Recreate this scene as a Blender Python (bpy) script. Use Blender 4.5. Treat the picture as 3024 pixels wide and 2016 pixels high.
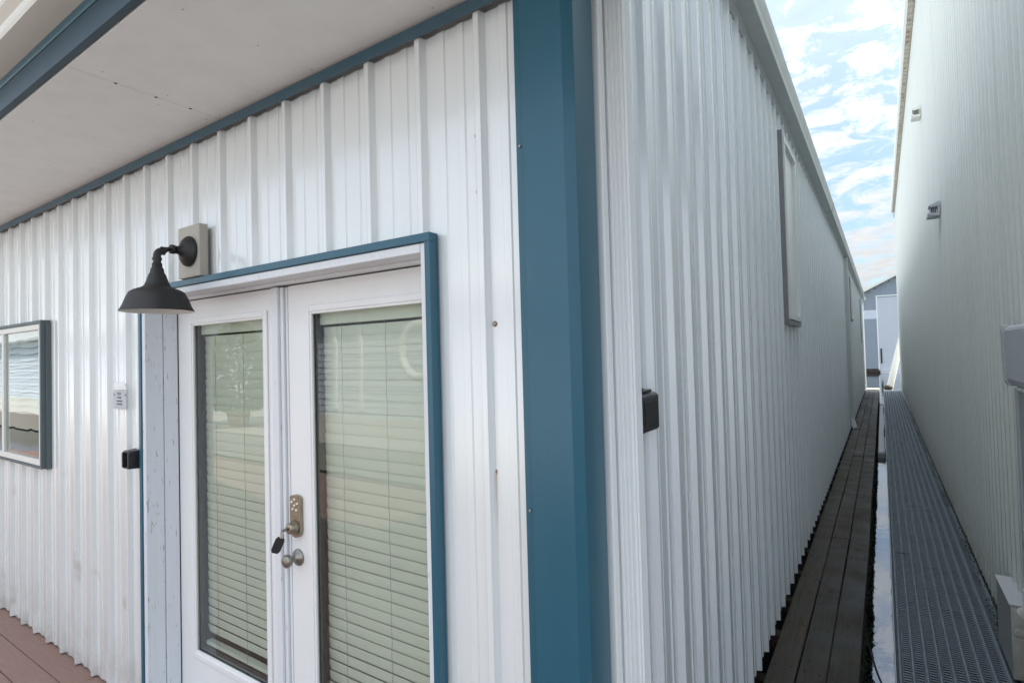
import bpy, bmesh, math, random
from mathutils import Vector, Matrix
random.seed(7)
for o in list(bpy.data.objects): bpy.data.objects.remove(o)
S = bpy.context.scene
COL = S.collection
R = math.radians

# ------------------------------------------------------------------ camera
EYE = 1.71
cam_d = bpy.data.cameras.new("camera")
cam = bpy.data.objects.new("camera", cam_d); COL.objects.link(cam); S.camera = cam
def cam_matrix(yaw, pitch, roll):
    cy, sy = math.cos(yaw), math.sin(yaw)
    fw = Vector((-sy*math.cos(pitch), cy*math.cos(pitch), math.sin(pitch)))
    r = Vector((cy, sy, 0)); u = r.cross(fw)
    c, s = math.cos(roll), math.sin(roll)
    r2 = c*r + s*u; u2 = -s*r + c*u
    m = Matrix.Identity(4)
    for i in range(3):
        m[i][0] = r2[i]; m[i][1] = u2[i]; m[i][2] = -fw[i]
    return m
m = cam_matrix(0.589841742, 0.0250284245, -0.0266465675)
m.translation = Vector((0, 0, EYE))
cam.matrix_world = m
cam_d.sensor_width = 36; cam_d.lens = 19.408
cam_d.clip_start = 0.02; cam_d.clip_end = 3000

# ------------------------------------------------------------------ light
SUN_EL, SUN_AZ = R(50), R(52)          # azimuth measured from +Y towards +X
S.view_settings.view_transform = 'Standard'
S.view_settings.look = 'None'
S.view_settings.exposure = 1.43
S.view_settings.gamma = 1
W = bpy.data.worlds.new("World"); S.world = W; W.use_nodes = True
nt = W.node_tree; N = nt.nodes; L = nt.links
bg = N['Background']; bg.inputs['Strength'].default_value = 0.1
sky = N.new('ShaderNodeTexSky'); sky.sky_type = 'NISHITA'; sky.sun_disc = False
sky.sun_elevation = SUN_EL; sky.sun_rotation = SUN_AZ
sky.dust_density = 1.5; sky.ozone_density = 1.5
tc = N.new('ShaderNodeTexCoord')
sep = N.new('ShaderNodeSeparateXYZ'); L.new(tc.outputs['Generated'], sep.inputs[0])
def mth(op, a, b=None, nt_=None):
    n = (nt_ or nt).nodes.new('ShaderNodeMath'); n.operation = op
    for i, v in enumerate((a, b)):
        if v is None: continue
        if isinstance(v, (int, float)): n.inputs[i].default_value = v
        else: (nt_ or nt).links.new(v, n.inputs[i])
    return n.outputs[0]
zz = mth('ADD', mth('MAXIMUM', sep.outputs[2], 0.0), 0.12)
cmb = N.new('ShaderNodeCombineXYZ')
L.new(mth('DIVIDE', sep.outputs[0], zz), cmb.inputs[0]); L.new(mth('DIVIDE', sep.outputs[1], zz), cmb.inputs[1])
def noise(nt_, vec, scale, detail=6, rough=0.6, dist=0.0):
    n = nt_.nodes.new('ShaderNodeTexNoise'); n.inputs['Scale'].default_value = scale
    n.inputs['Detail'].default_value = detail; n.inputs['Roughness'].default_value = rough
    n.inputs['Distortion'].default_value = dist
    if vec is not None: nt_.links.new(vec, n.inputs['Vector'])
    return n.outputs[0]
rip = noise(nt, cmb.outputs[0], 6.0, 9, 0.66, 0.6)
big = noise(nt, cmb.outputs[0], 0.9, 4, 0.5)
hz = mth('MULTIPLY', mth('SUBTRACT', 0.5, mth('MAXIMUM', sep.outputs[2], 0.0)), 0.62)
dens = mth('ADD', mth('ADD', mth('MULTIPLY', rip, 1.35), mth('MULTIPLY', big, 0.6)), hz)
cr = N.new('ShaderNodeMapRange'); cr.inputs[1].default_value = 0.86; cr.inputs[2].default_value = 1.34
cr.interpolation_type = 'SMOOTHSTEP'
L.new(dens, cr.inputs[0])
mx = N.new('ShaderNodeMix'); mx.data_type = 'RGBA'
L.new(mth('MAXIMUM', cr.outputs[0], mth('ADD', 0.20, mth('MULTIPLY', sep.outputs[2], 0.2))), mx.inputs['Factor']); skm = N.new('ShaderNodeMix'); skm.data_type = 'RGBA'; skm.blend_type = 'MULTIPLY'; skm.inputs['Factor'].default_value = 1
L.new(sky.outputs[0], skm.inputs['A']); skm.inputs['B'].default_value = (0.50, 0.65, 0.74, 1); L.new(skm.outputs['Result'], mx.inputs['A'])
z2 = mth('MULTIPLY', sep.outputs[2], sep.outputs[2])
cm = mth('MULTIPLY', mth('ADD', mth('ADD', mth('MULTIPLY', z2, 5.6), 0.79), mth('MULTIPLY', mth('MAXIMUM', mth('MULTIPLY', sep.outputs[1], -1.0), 0.0), 1.1)), mth('ADD', 0.80, mth('MULTIPLY', noise(nt, cmb.outputs[0], 8, 7, .65, .4), 0.42)))          # clouds brightened overhead and behind the camera, out of view, to light the walls
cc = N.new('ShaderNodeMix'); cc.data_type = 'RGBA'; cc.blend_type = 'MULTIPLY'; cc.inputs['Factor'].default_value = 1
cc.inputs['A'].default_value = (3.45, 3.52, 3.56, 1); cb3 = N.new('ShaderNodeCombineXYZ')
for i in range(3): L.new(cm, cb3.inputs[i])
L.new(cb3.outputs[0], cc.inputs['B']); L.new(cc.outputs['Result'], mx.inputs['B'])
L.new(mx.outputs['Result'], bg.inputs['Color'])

sd = bpy.data.lights.new("sun", 'SUN'); sd.energy = 3.6; sd.angle = R(0.5); sd.color = (1.0, 0.95, 0.87)
sun = bpy.data.objects.new("sun", sd); COL.objects.link(sun)
sdir = Vector((math.sin(SUN_AZ)*math.cos(SUN_EL), math.cos(SUN_AZ)*math.cos(SUN_EL), math.sin(SUN_EL)))
sun.rotation_euler = (-sdir).to_track_quat('-Z', 'Y').to_euler()
sun.location = (10, 10, 30)

# ------------------------------------------------------------------ helpers
def tag(o, label=None, cat=None, group=None, kind=None):
    if label: o['label'] = label
    if cat: o['category'] = cat
    if group: o['group'] = group
    if kind: o['kind'] = kind
    return o
def thing(name, loc, label, cat, group=None):
    o = bpy.data.objects.new(name, None); COL.objects.link(o); o.location = loc
    o.empty_display_size = 0.1
    return tag(o, label, cat, group)

class MB:
    """collects faces with material slots, in world coordinates"""
    def __init__(s): s.v = []; s.f = []; s.mi = []; s.sm = []
    def add(s, vs, fs, mi=0, smooth=False):
        b = len(s.v); s.v += [tuple(v) for v in vs]
        for f in fs: s.f.append([b+i for i in f]); s.mi.append(mi); s.sm.append(smooth)
        return s
    def box(s, x0, x1, y0, y1, z0, z1, mi=0):
        if x0 > x1: x0, x1 = x1, x0
        if y0 > y1: y0, y1 = y1, y0
        if z0 > z1: z0, z1 = z1, z0
        vs = [(x, y, z) for z in (z0, z1) for y in (y0, y1) for x in (x0, x1)]
        return s.add(vs, [(0, 2, 3, 1), (4, 5, 7, 6), (0, 1, 5, 4), (2, 6, 7, 3), (0, 4, 6, 2), (1, 3, 7, 5)], mi)
    def prism(s, prof, axis, a, b, mi=0, closed=True, smooth=False, caps=True):
        """profile list of 2D points extruded along axis between a and b"""
        def P(p, t):
            if axis == 'x': return (t, p[0], p[1])
            if axis == 'y': return (p[0], t, p[1])
            return (p[0], p[1], t)
        n = len(prof)
        vs = [P(p, a) for p in prof] + [P(p, b) for p in prof]
        fs = [(i, (i+1) % n, n+(i+1) % n, n+i) for i in range(n if closed else n-1)]
        if closed and caps: fs += [tuple(range(n))[::-1], tuple(range(n, 2*n))]
        return s.add(vs, fs, mi, smooth)
    def tube(s, pts, rad, seg=12, mi=0, caps=True):
        pts = [Vector(p) for p in pts]
        if not isinstance(rad, (list, tuple)): rad = [rad]*len(pts)
        base = len(s.v); vs = []; up = None
        for i, p in enumerate(pts):
            t = (pts[min(i+1, len(pts)-1)]-pts[max(i-1, 0)]).normalized()
            if up is None: up = t.orthogonal().normalized()
            up = (up-t*up.dot(t)).normalized(); sd_ = t.cross(up)
            for k in range(seg):
                a = 2*math.pi*k/seg
                vs.append(p+(up*math.cos(a)+sd_*math.sin(a))*rad[i])
        fs = []
        for i in range(len(pts)-1):
            for k in range(seg):
                fs.append((i*seg+k, i*seg+(k+1) % seg, (i+1)*seg+(k+1) % seg, (i+1)*seg+k))
        s.add(vs, fs, mi, True)
        if caps:
            n = len(pts)-1
            s.add([vs[k] for k in range(seg)][::-1], [tuple(range(seg))], mi)
            s.add([vs[n*seg+k] for k in range(seg)], [tuple(range(seg))], mi)
        return s
    def lathe(s, prof, origin, axis=(0, 0, 1), seg=40, mi=0, flat=False):
        """prof: (radius, height) pairs along axis"""
        ax = Vector(axis).normalized(); u = ax.orthogonal().normalized(); w = ax.cross(u); O = Vector(origin)
        vs = []
        for r, h in prof:
            for k in range(seg):
                a = 2*math.pi*k/seg
                vs.append(O+ax*h+(u*math.cos(a)+w*math.sin(a))*max(r, 1e-5))
        fs = []
        for i in range(len(prof)-1):
            for k in range(seg):
                fs.append((i*seg+k, i*seg+(k+1) % seg, (i+1)*seg+(k+1) % seg, (i+1)*seg+k))
        return s.add(vs, fs, mi, not flat)
    def build(s, name, mats, parent=None, bevel=0, label=None):
        if not isinstance(mats, (list, tuple)): mats = [mats]
        me = bpy.data.meshes.new(name)
        off = Vector((0, 0, 0))
        if parent is not None:
            p = parent
            while p is not None: off += p.location; p = p.parent
        me.from_pydata([tuple(Vector(v)-off) for v in s.v], [], s.f); me.update()
        for m_ in mats: me.materials.append(m_)
        me.polygons.foreach_set('material_index', s.mi)
        me.polygons.foreach_set('use_smooth', s.sm)
        bm = bmesh.new(); bm.from_mesh(me)
        bmesh.ops.recalc_face_normals(bm, faces=bm.faces) if bevel >= 0 else None
        bm.to_mesh(me); bm.free()
        o = bpy.data.objects.new(name, me); COL.objects.link(o)
        if parent is not None: o.parent = parent
        if bevel > 0:
            b = o.modifiers.new('bevel', 'BEVEL'); b.width = bevel; b.segments = 2; b.limit_method = 'ANGLE'
            b.angle_limit = R(40)
        if label: o['label'] = label
        return o

# ------------------------------------------------------------------ materials
def newmat(name):
    m_ = bpy.data.materials.new(name); m_.use_nodes = True
    t = m_.node_tree; return m_, t, t.nodes['Principled BSDF']
def objco(t, scale=(1, 1, 1)):
    c = t.nodes.new('ShaderNodeNewGeometry'); mp = t.nodes.new('ShaderNodeMapping')
    t.links.new(c.outputs['Position'], mp.inputs[0]); mp.inputs['Scale'].default_value = scale
    return mp.outputs[0]
def ramp(t, fac, stops):
    r = t.nodes.new('ShaderNodeValToRGB'); t.links.new(fac, r.inputs[0])
    e = r.color_ramp.elements
    while len(e) < len(stops): e.new(0.5)
    for i, (p, c) in enumerate(stops):
        e[i].position = p; e[i].color = (c[0], c[1], c[2], 1) if not isinstance(c, (int, float)) else (c, c, c, 1)
    return r.outputs[0]
def mixc(t, fac, a, b, mode='MIX'):
    n = t.nodes.new('ShaderNodeMix'); n.data_type = 'RGBA'; n.blend_type = mode
    for k, v in (('Factor', fac), ('A', a), ('B', b)):
        if isinstance(v, (int, float)): n.inputs[k].default_value = v
        elif isinstance(v, tuple): n.inputs[k].default_value = (*v[:3], 1)
        else: t.links.new(v, n.inputs[k])
    return n.outputs['Result']
def bump(t, p, h, strength=0.2, dist=0.01):
    b = t.nodes.new('ShaderNodeBump'); b.inputs['Strength'].default_value = strength
    b.inputs['Distance'].default_value = dist
    t.links.new(h, b.inputs['Height']); t.links.new(b.outputs[0], p.inputs['Normal']); return b
def maprange(t, v, a, b, c=0.0, d=1.0):
    n = t.nodes.new('ShaderNodeMapRange'); t.links.new(v, n.inputs[0])
    for i, x in enumerate((a, b, c, d)): n.inputs[i+1].default_value = x
    return n.outputs[0]

def paint(name, col, rough=0.4, dirt=0.12, dcol=None, vs=0.25, bstr=0.05, spec=0.5, spots=0.0, wave=0.0, coat=0.0):
    """painted surface: faint vertical grime, specks, slightly uneven gloss"""
    m_, t, p = newmat(name)
    v = objco(t, (1, 1, vs))
    n1 = noise(t, v, 7, 6, 0.65); n2 = noise(t, objco(t), 60, 4, 0.6)
    dc = dcol or tuple(c*0.6 for c in col)
    k = maprange(t, n1, 0.42, 0.75, 0, dirt)
    c = mixc(t, k, col, dc)
    n3 = noise(t, objco(t, (1, 1, 1)), 1.3, 3, 0.5)
    c = mixc(t, maprange(t, n3, 0.35, 0.7, 0, 0.06), c, tuple(x*0.8 for x in col))
    if spots:
        k2 = maprange(t, noise(t, objco(t, (1, 1, .7)), 28, 2, 0.5), 0.70, 0.76, 0, spots)
        c = mixc(t, k2, c, (0.2, 0.16, 0.12))
    t.links.new(c, p.inputs['Base Color'])
    t.links.new(maprange(t, n1, 0.3, 0.8, rough-0.03, rough+0.05), p.inputs['Roughness'])
    p.inputs['Specular IOR Level'].default_value = spec
    if coat: p.inputs['Coat Weight'].default_value = coat; p.inputs['Coat Roughness'].default_value = 0.17; p.inputs['Coat IOR'].default_value = 1.85
    if wave:
        b2 = t.nodes.new('ShaderNodeBump'); b2.inputs['Strength'].default_value = wave; b2.inputs['Distance'].default_value = 0.02
        t.links.new(noise(t, objco(t, (1, 1, .35)), 5, 2, 0.5), b2.inputs['Height'])
        b = bump(t, p, n2, bstr, 0.002); t.links.new(b2.outputs[0], b.inputs['Normal'])
    else: bump(t, p, n2, bstr, 0.002)
    return m_
def peeling(name, col, under=(0.22, 0.20, 0.19), amt=0.62):
    m_, t, p = newmat(name)
    n = noise(t, objco(t, (30, 30, 4.0)), 3.0, 6, 0.72)
    gr = noise(t, objco(t, (60, 60, 1.5)), 2.0, 4, 0.6)
    k = maprange(t, n, amt, amt+0.03, 0, 0.8)
    c = mixc(t, k, mixc(t, maprange(t, gr, .45, .7, 0, .15), col, tuple(x*.7 for x in col)), under)
    t.links.new(c, p.inputs['Base Color']); p.inputs['Roughness'].default_value = 0.5
    inv = mth('SUBTRACT', 1.0, k, t); bump(t, p, mth('ADD', inv, mth('MULTIPLY', gr, .3, t), t), 0.3, 0.003)
    return m_

WHITE = (0.82, 0.85, 0.845)
M = {}
M['metal'] = paint('white_metal_siding', WHITE, 0.24, 0.07, (0.5, 0.49, 0.45), 0.12, 0.02, spots=0.0, wave=0.02, spec=0.7, coat=1.0)
def weather(m_):
    t = m_.node_tree; p = t.nodes['Principled BSDF']; src = p.inputs['Base Color'].links[0].from_socket
    g = t.nodes.new('ShaderNodeNewGeometry'); sp = t.nodes.new('ShaderNodeSeparateXYZ'); t.links.new(g.outputs['Position'], sp.inputs[0])
    low = maprange(t, sp.outputs[2], 0.0, 0.55, 1.0, 0.0)
    k = mth('MULTIPLY', mth('MULTIPLY', low, low, t), maprange(t, noise(t, objco(t, (1, 1, .6)), 9, 6, .7), .35, .7, 0, .75), t)
    c = mixc(t, k, src, (0.33, 0.29, 0.24))
    sm = mth('MULTIPLY', maprange(t, noise(t, objco(t, (1, 1, .8)), 5.0, 3, .5), .66, .74, 0, .45), maprange(t, sp.outputs[2], .2, 1.6, 1, 0), t)
    c = mixc(t, sm, c, (0.36, 0.29, 0.24))
    for x0, z0, z1 in ((-.947, 1.95, 2.34), (-.949, 1.75, 2.17), (-1.176, 2.06, 2.18), (-.913, 1.2, 1.38)):
        a = maprange(t, mth('ABSOLUTE', mth('SUBTRACT', sp.outputs[0], x0, t), None, t), .001, .0055, 1, 0)
        b_ = maprange(t, sp.outputs[2], z0, z1, 0, .6)
        c2 = mth('MULTIPLY', mth('MULTIPLY', a, b_, t), mth('LESS_THAN', sp.outputs[2], z1, t), t)
        c = mixc(t, c2, c, (0.42, 0.28, 0.18))
    t.links.new(c, p.inputs['Base Color'])
weather(M['metal'])
def splash(m_):
    t = m_.node_tree; p = t.nodes['Principled BSDF']; src = p.inputs['Base Color'].links[0].from_socket
    g = t.nodes.new('ShaderNodeNewGeometry'); sp = t.nodes.new('ShaderNodeSeparateXYZ'); t.links.new(g.outputs['Position'], sp.inputs[0])
    low = maprange(t, sp.outputs[2], -.22, 0.5, 1.0, 0.0)
    k = mth('MULTIPLY', mth('MULTIPLY', low, low, t), maprange(t, noise(t, objco(t, (1, 1, .5)), 8, 6, .7), .3, .7, .1, .8), t)
    c = mixc(t, k, src, (0.27, 0.27, 0.21))
    k = maprange(t, noise(t, objco(t, (9, 9, .22)), 1.0, 5, .65), .55, .8, 0, .30)
    c = mixc(t, k, c, (0.45, 0.46, 0.41))
    t.links.new(c, p.inputs['Base Color'])
M['metal_side'] = paint('white_metal_siding_side', (0.78, 0.83, 0.865), 0.26, 0.05, (0.5, 0.5, 0.46), 0.12, 0.015, wave=0.0, spec=0.7, coat=0.8)
M['metal_tall'] = paint('pale_green_white_siding', (0.72, 0.745, 0.70), 0.35, 0.2, (0.55, 0.58, 0.53), 0.06, 0.015, wave=0.0)
splash(M['metal_tall'])
M['white'] = paint('white_paint', (0.85, 0.855, 0.85), 0.33, 0.06, bstr=0.04, spots=0.0)
M['white_trim'] = paint('white_trim', (0.82, 0.855, 0.86), 0.38, 0.03, (0.6, 0.58, 0.55), 0.5, 0.0)
M['peel'] = peeling('peeling_white_paint', (0.72, 0.76, 0.80))
M['peel2'] = peeling('chipped_white_paint', (0.76, 0.78, 0.80), (0.25, 0.2, 0.22), 0.64)
M['blue'] = paint('teal_blue_paint', (0.014, 0.104, 0.160), 0.33, 0.22, (0.05, 0.135, 0.18), 0.25, 0.05, spots=0.10, wave=0.12, coat=0.08)
M['blue_dark'] = paint('slate_blue_paint', (0.045, 0.105, 0.145), 0.42, 0.25, (0.1, 0.12, 0.13), 0.3, 0.05)
M['soffit'] = paint('soffit_board', (0.87, 0.90, 0.89), 0.65, 0.12, (0.45, 0.44, 0.4), 1.0, 0.15)
M['eave'] = paint('grey_white_gutter', (0.62, 0.65, 0.64), 0.4, 0.25, (0.4, 0.42, 0.40), 1.0, 0.05)
M['black'] = paint('black_powder_coat', (0.018, 0.018, 0.018), 0.5, 0.3, (0.05, 0.045, 0.04), 1.0, 0.15)
M['blackp'] = paint('black_plastic', (0.022, 0.023, 0.027), 0.35, 0.3, (0.05, 0.05, 0.05), 1.0, 0.1)
M['enamel'] = paint('white_enamel', (0.7, 0.7, 0.68), 0.3, 0.05)
M['beige'] = paint('beige_board', (0.46, 0.43, 0.37), 0.6, 0.15, bstr=0.1)
M['darkgap'] = paint('dark_cavity', (0.015, 0.015, 0.016), 0.8, 0.1)
M['interior'] = paint('interior_wall', (0.42, 0.42, 0.36), 0.8, 0.1)
M['blind'] = paint('sage_blind', (0.70, 0.72, 0.655), 0.5, 0.05, bstr=0.02)
M['greygreen'] = paint('grey_utility_paint', (0.36, 0.38, 0.38), 0.45, 0.25, (0.25, 0.24, 0.22), 0.3, 0.06)
M['box'] = paint('pale_grey_plastic', (0.50, 0.52, 0.54), 0.42, 0.15, (0.35, 0.34, 0.33), 0.4, 0.05)
M['rusty'] = paint('stained_white_box', (0.55, 0.53, 0.49), 0.5, 0.6, (0.25, 0.2, 0.15), 0.6, 0.1)
M['rust'] = paint('rusty_brown', (0.34, 0.22, 0.15), 0.7, 0.4)
M['lap'] = paint('grey_blue_lap_siding', (0.26, 0.31, 0.36), 0.55, 0.15, bstr=0.05)
M['lap_pale'] = paint('pale_lap_siding', (0.60, 0.65, 0.73), 0.5, 0.1, bstr=0.05)
M['door_far'] = paint('white_overhead_door', (0.52, 0.57, 0.62), 0.5, 0.12, bstr=0.03)
M['cream'] = paint('cream_paint', (0.80, 0.80, 0.74), 0.45, 0.08)
M['roof'] = paint('roof_metal', (0.5, 0.52, 0.52), 0.45, 0.15)
M['red'] = paint('red_paint', (0.45, 0.04, 0.03), 0.4, 0.1)

def metal(name, col, rough, dirt=0.4):
    m_, t, p = newmat(name)
    n = noise(t, objco(t), 55, 5, 0.6)
    c = mixc(t, maprange(t, n, .4, .75, 0, dirt), col, tuple(x*.45 for x in col))
    t.links.new(c, p.inputs['Base Color']); p.inputs['Metallic'].default_value = 0.9
    t.links.new(maprange(t, n, .3, .7, rough-.06, rough+.12), p.inputs['Roughness'])
    return m_
M['nickel'] = metal('tarnished_nickel', (0.36, 0.31, 0.24), 0.33)
M['nickel2'] = metal('aged_nickel_knob', (0.33, 0.31, 0.28), 0.30)
M['button'] = metal('pale_buttons', (0.75, 0.72, 0.62), 0.35, 0.15)
M['screw'] = metal('zinc_screw', (0.45, 0.43, 0.42), 0.4)

def wood(name, col, dark, axis='y'):
    m_, t, p = newmat(name)
    sc = (30, 1.2, 30) if axis == 'y' else (1.2, 30, 30)
    g = noise(t, objco(t, sc), 2.0, 6, 0.7, 0.6); b = noise(t, objco(t), 3.2, 5, 0.65)
    kn = noise(t, objco(t, (3, 1.4, 3)), 7, 2, 0.4)
    c = ramp(t, g, [(0.3, dark), (0.62, col), (0.8, tuple(x*1.5 for x in col))])
    c = mixc(t, maprange(t, b, .42, .66, 0, .75), c, tuple(x*.38 for x in dark))
    c = mixc(t, maprange(t, noise(t, objco(t), 1.7, 4, .6), .56, .72, 0, .45), c, (0.11, 0.10, 0.045))
    c = mixc(t, maprange(t, kn, .69, .72, 0, .8), c, tuple(x*.3 for x in dark))
    oi = t.nodes.new('ShaderNodeObjectInfo'); rv = maprange(t, oi.outputs['Random'], 0, 1, .55, 1.25)
    cm_ = t.nodes.new('ShaderNodeCombineXYZ')
    for i in range(3): t.links.new(rv, cm_.inputs[i])
    c = mixc(t, 1.0, c, cm_.outputs[0], 'MULTIPLY')
    t.links.new(c, p.inputs['Base Color']); t.links.new(maprange(t, b, .35, .65, .8, .45), p.inputs['Roughness'])
    bump(t, p, g, 0.7, 0.005); return m_
M['plank'] = wood('weathered_plank', (0.085, 0.068, 0.048), (0.032, 0.026, 0.020))
M['moss'] = paint('moss_green', (0.02, 0.032, 0.012), 0.9, 0.6, (0.01, 0.01, 0.006))
M['leaf'] = paint('leaf_green', (0.04, 0.08, 0.025), 0.6, 0.4)

def deck_mat():
    m_, t, p = newmat('red_brown_composite')
    g = noise(t, objco(t, (1.5, 25, 1)), 4, 5, 0.7); f_ = noise(t, objco(t), 160, 4, 0.7)
    c = ramp(t, g, [(0.3, (0.24, 0.15, 0.122)), (0.75, (0.31, 0.20, 0.165))])
    c = mixc(t, maprange(t, f_, .4, .7, 0, .35), c, (0.22, 0.12, 0.095))
    c = mixc(t, maprange(t, noise(t, objco(t), 9, 4, .6), .6, .8, 0, .25), c, (0.33, 0.27, 0.23))
    t.links.new(c, p.inputs['Base Color']); p.inputs['Roughness'].default_value = 0.7
    bump(t, p, f_, 0.4, 0.002); return m_
M['deck'] = deck_mat()

def water_mat():
    m_, t, p = newmat('water')
    p.inputs['Base Color'].default_value = (0.012, 0.02, 0.02, 1); p.inputs['Roughness'].default_value = 0.03
    p.inputs['IOR'].default_value = 2.4
    n1 = noise(t, objco(t, (1, .45, 1)), 3.2, 3, 0.5, 0.5); n2 = noise(t, objco(t, (1, .6, 1)), 14, 4, 0.55)
    b = bump(t, p, mth('ADD', n1, mth('MULTIPLY', n2, .22, t), t), 0.13, 0.03)
    return m_
M['water'] = water_mat()

def glass_mat(name, tint=(0.93, 0.95, 0.92), refl=1.0, wav=0.03):
    m_, t, p = newmat(name); t.nodes.remove(p)
    out = t.nodes['Material Output']
    tr = t.nodes.new('ShaderNodeBsdfTransparent'); tr.inputs[0].default_value = (*tint, 1)
    gl = t.nodes.new('ShaderNodeBsdfGlossy'); gl.inputs['Roughness'].default_value = 0.0
    fr = t.nodes.new('ShaderNodeFresnel'); fr.inputs['IOR'].default_value = 1.52
    ms = t.nodes.new('ShaderNodeMixShader'); gg = t.nodes.new('ShaderNodeNewGeometry')
    t.links.new(mth('MINIMUM', mth('MULTIPLY', mth('MULTIPLY', fr.outputs[0], 1.7*refl, t), mth('SUBTRACT', 1.0, gg.outputs['Backfacing'], t), t), 1.0, t), ms.inputs[0])
    t.links.new(tr.outputs[0], ms.inputs[1]); t.links.new(gl.outputs[0], ms.inputs[2])
    t.links.new(ms.outputs[0], out.inputs[0])
    b = t.nodes.new('ShaderNodeBump'); b.inputs['Strength'].default_value = wav; b.inputs['Distance'].default_value = 0.02
    t.links.new(noise(t, objco(t), 2.2, 2, .5), b.inputs['Height']); t.links.new(b.outputs[0], gl.inputs['Normal'])
    return m_
M['glass'] = glass_mat('door_glass'); M['glass_win'] = glass_mat('window_glass', (.85, .9, .88), 1.0, 0.08)
def painted_reflection():
    m_, t, p = newmat('painted_reflection_pane'); p.inputs['Base Color'].default_value = (0.86, 0.86, 0.85, 1)
    p.inputs['Roughness'].default_value = 0.3; p.inputs['IOR'].default_value = 1.6; return m_
M['pane_pale'] = painted_reflection()  # pale base colour stands in for sky and wall reflected in the glass

def grate_mat():
    """galvanised plank grating: rows of slots punched between the ribs (real holes)"""
    m_, t, p = newmat('galvanised_grating')
    out = t.nodes['Material Output']
    c = t.nodes.new('ShaderNodeNewGeometry'); s = t.nodes.new('ShaderNodeSeparateXYZ'); t.links.new(c.outputs['Position'], s.inputs[0])
    n = noise(t, objco(t), 30, 5, .6)
    t.links.new(ramp(t, n, [(0.3, (0.14, 0.175, 0.20)), (0.7, (0.23, 0.27, 0.30))]), p.inputs['Base Color'])
    p.inputs['Metallic'].default_value = 0.35; p.inputs['Roughness'].default_value = 0.5
    # slots: run across the plank in each valley
    fx = mth('FRACT', mth('DIVIDE', mth('ADD', s.outputs[0], 10*0.0645-0.0215+0.0323, t), 0.0645, t), None, t)
    fy = mth('FRACT', mth('DIVIDE', s.outputs[1], 0.030, t), None, t)
    ax = mth('ABSOLUTE', mth('SUBTRACT', fx, 0.5, t), None, t); ax = mth('SUBTRACT', 0.5, ax, t)   # 0 at valley centre
    hole = mth('MULTIPLY', mth('LESS_THAN', ax, 0.27, t), mth('LESS_THAN', fy, 0.54, t), t)
    up = t.nodes.new('ShaderNodeSeparateXYZ'); t.links.new(c.outputs['Normal'], up.inputs[0])
    hole = mth('MULTIPLY', hole, mth('GREATER_THAN', mth('ABSOLUTE', up.outputs[2], None, t), 0.3, t), t)
    tr = t.nodes.new('ShaderNodeBsdfTransparent'); ms = t.nodes.new('ShaderNodeMixShader')
    t.links.new(hole, ms.inputs[0]); t.links.new(p.outputs[0], ms.inputs[1]); t.links.new(tr.outputs[0], ms.inputs[2])
    t.links.new(ms.outputs[0], out.inputs[0])
    return m_
M['grate'] = grate_mat()
M['galv'] = metal('galvanised_edge', (0.42, 0.45, 0.47), 0.45, 0.3)

def ribbed(name_unused=None): pass
def rib_profile(a0, a1, first, pitch, top=0.016, slope=0.0105, h=0.023, minor=True, r=0.0018):
    """(position, outward height) list between a0 and a1; ribs have their low edge of the flat top at first + k*pitch"""
    pts = []
    k = math.floor((a0-first)/pitch)-1
    while first+k*pitch-slope < a1+pitch:
        s0 = first+k*pitch
        pts += [(s0-slope, 0), (s0-r, h-0.001), (s0+r*.5, h), (s0+top-r*.5, h), (s0+top+r, h-0.001), (s0+top+slope, 0)]
        if minor:
            b0 = s0+top+slope; bay = pitch-top-2*slope
            for f_ in (0.24, 0.63):
                u = b0+bay*f_; w = bay*0.165
                pts += [(u, 0), (u+0.0038, 0.0042), (u+w-0.0038, 0.0042), (u+w, 0)]
        k += 1
    out = []
    for (p0, h0), (p1, h1) in zip(pts, pts[1:]):
        if p1 <= a0 or p0 >= a1: continue
        q0 = max(p0, a0); q1 = min(p1, a1)
        g = lambda q: h0+(h1-h0)*((q-p0)/(p1-p0) if p1 > p0 else 0)
        if not out: out.append((q0, g(q0)))
        out.append((q1, g(q1)))
    return out

# ------------------------------------------------------------------ setting: water, deck
w = MB(); w.add([(-1500, -1500, -.64), (1500, -1500, -.64), (1500, 1500, -.64), (-1500, 1500, -.64)], [(0, 1, 2, 3)])
tag(w.build('water', M['water']), kind='structure')

dk = MB(); yb = 1.272; i = 0
while yb > -2.5:
    y0 = yb-0.139; x = -14-random.random()*2; n = 0
    while x < 3.2:
        ln = 3.66; x1 = min(x+ln, 3.2)
        dk.box(x, x1-0.004, y0+0.005, yb, -0.03, 0.0+random.uniform(-.0008, .0008)); x += ln
    yb = y0; i += 1
dk.box(-14, 3.2, -2.5, 1.20, -.30, -.045, 1)
tag(dk.build('deck', [M['deck'], M['darkgap']]), kind='structure')

# ------------------------------------------------------------------ near boathouse
XS, YF = -0.626, 1.25            # outer faces of side and front walls
YEND = 28.0
house = thing('boathouse', (-5.8, 14, -.2), 'white ribbed metal boathouse with teal corner trim and french doors on the left', 'building')
PANY = 1.269
def front_piece(mb, x0, x1, z0, z1):
    pr = rib_profile(x0, x1, -0.94, 0.2290)
    mb.prism([(p, PANY-h) for p, h in pr], 'z', z0, z1, closed=False)
DX0, DX1, DZ1 = -2.992, -1.128, 2.062      # door opening
WX0, WX1, WZ0, WZ1 = -5.86, -4.36, 1.09, 1.995
fb = MB()
ZT = 2.695
front_piece(fb, -12.4, WX0, 0.01, ZT); front_piece(fb, WX0, WX1, 0.01, WZ0); front_piece(fb, WX0, WX1, WZ1, ZT)
front_piece(fb, WX1, DX0, 0.01, ZT); front_piece(fb, DX0, DX1, DZ1, ZT); front_piece(fb, DX1, -0.785, -0.10, ZT)
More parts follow.
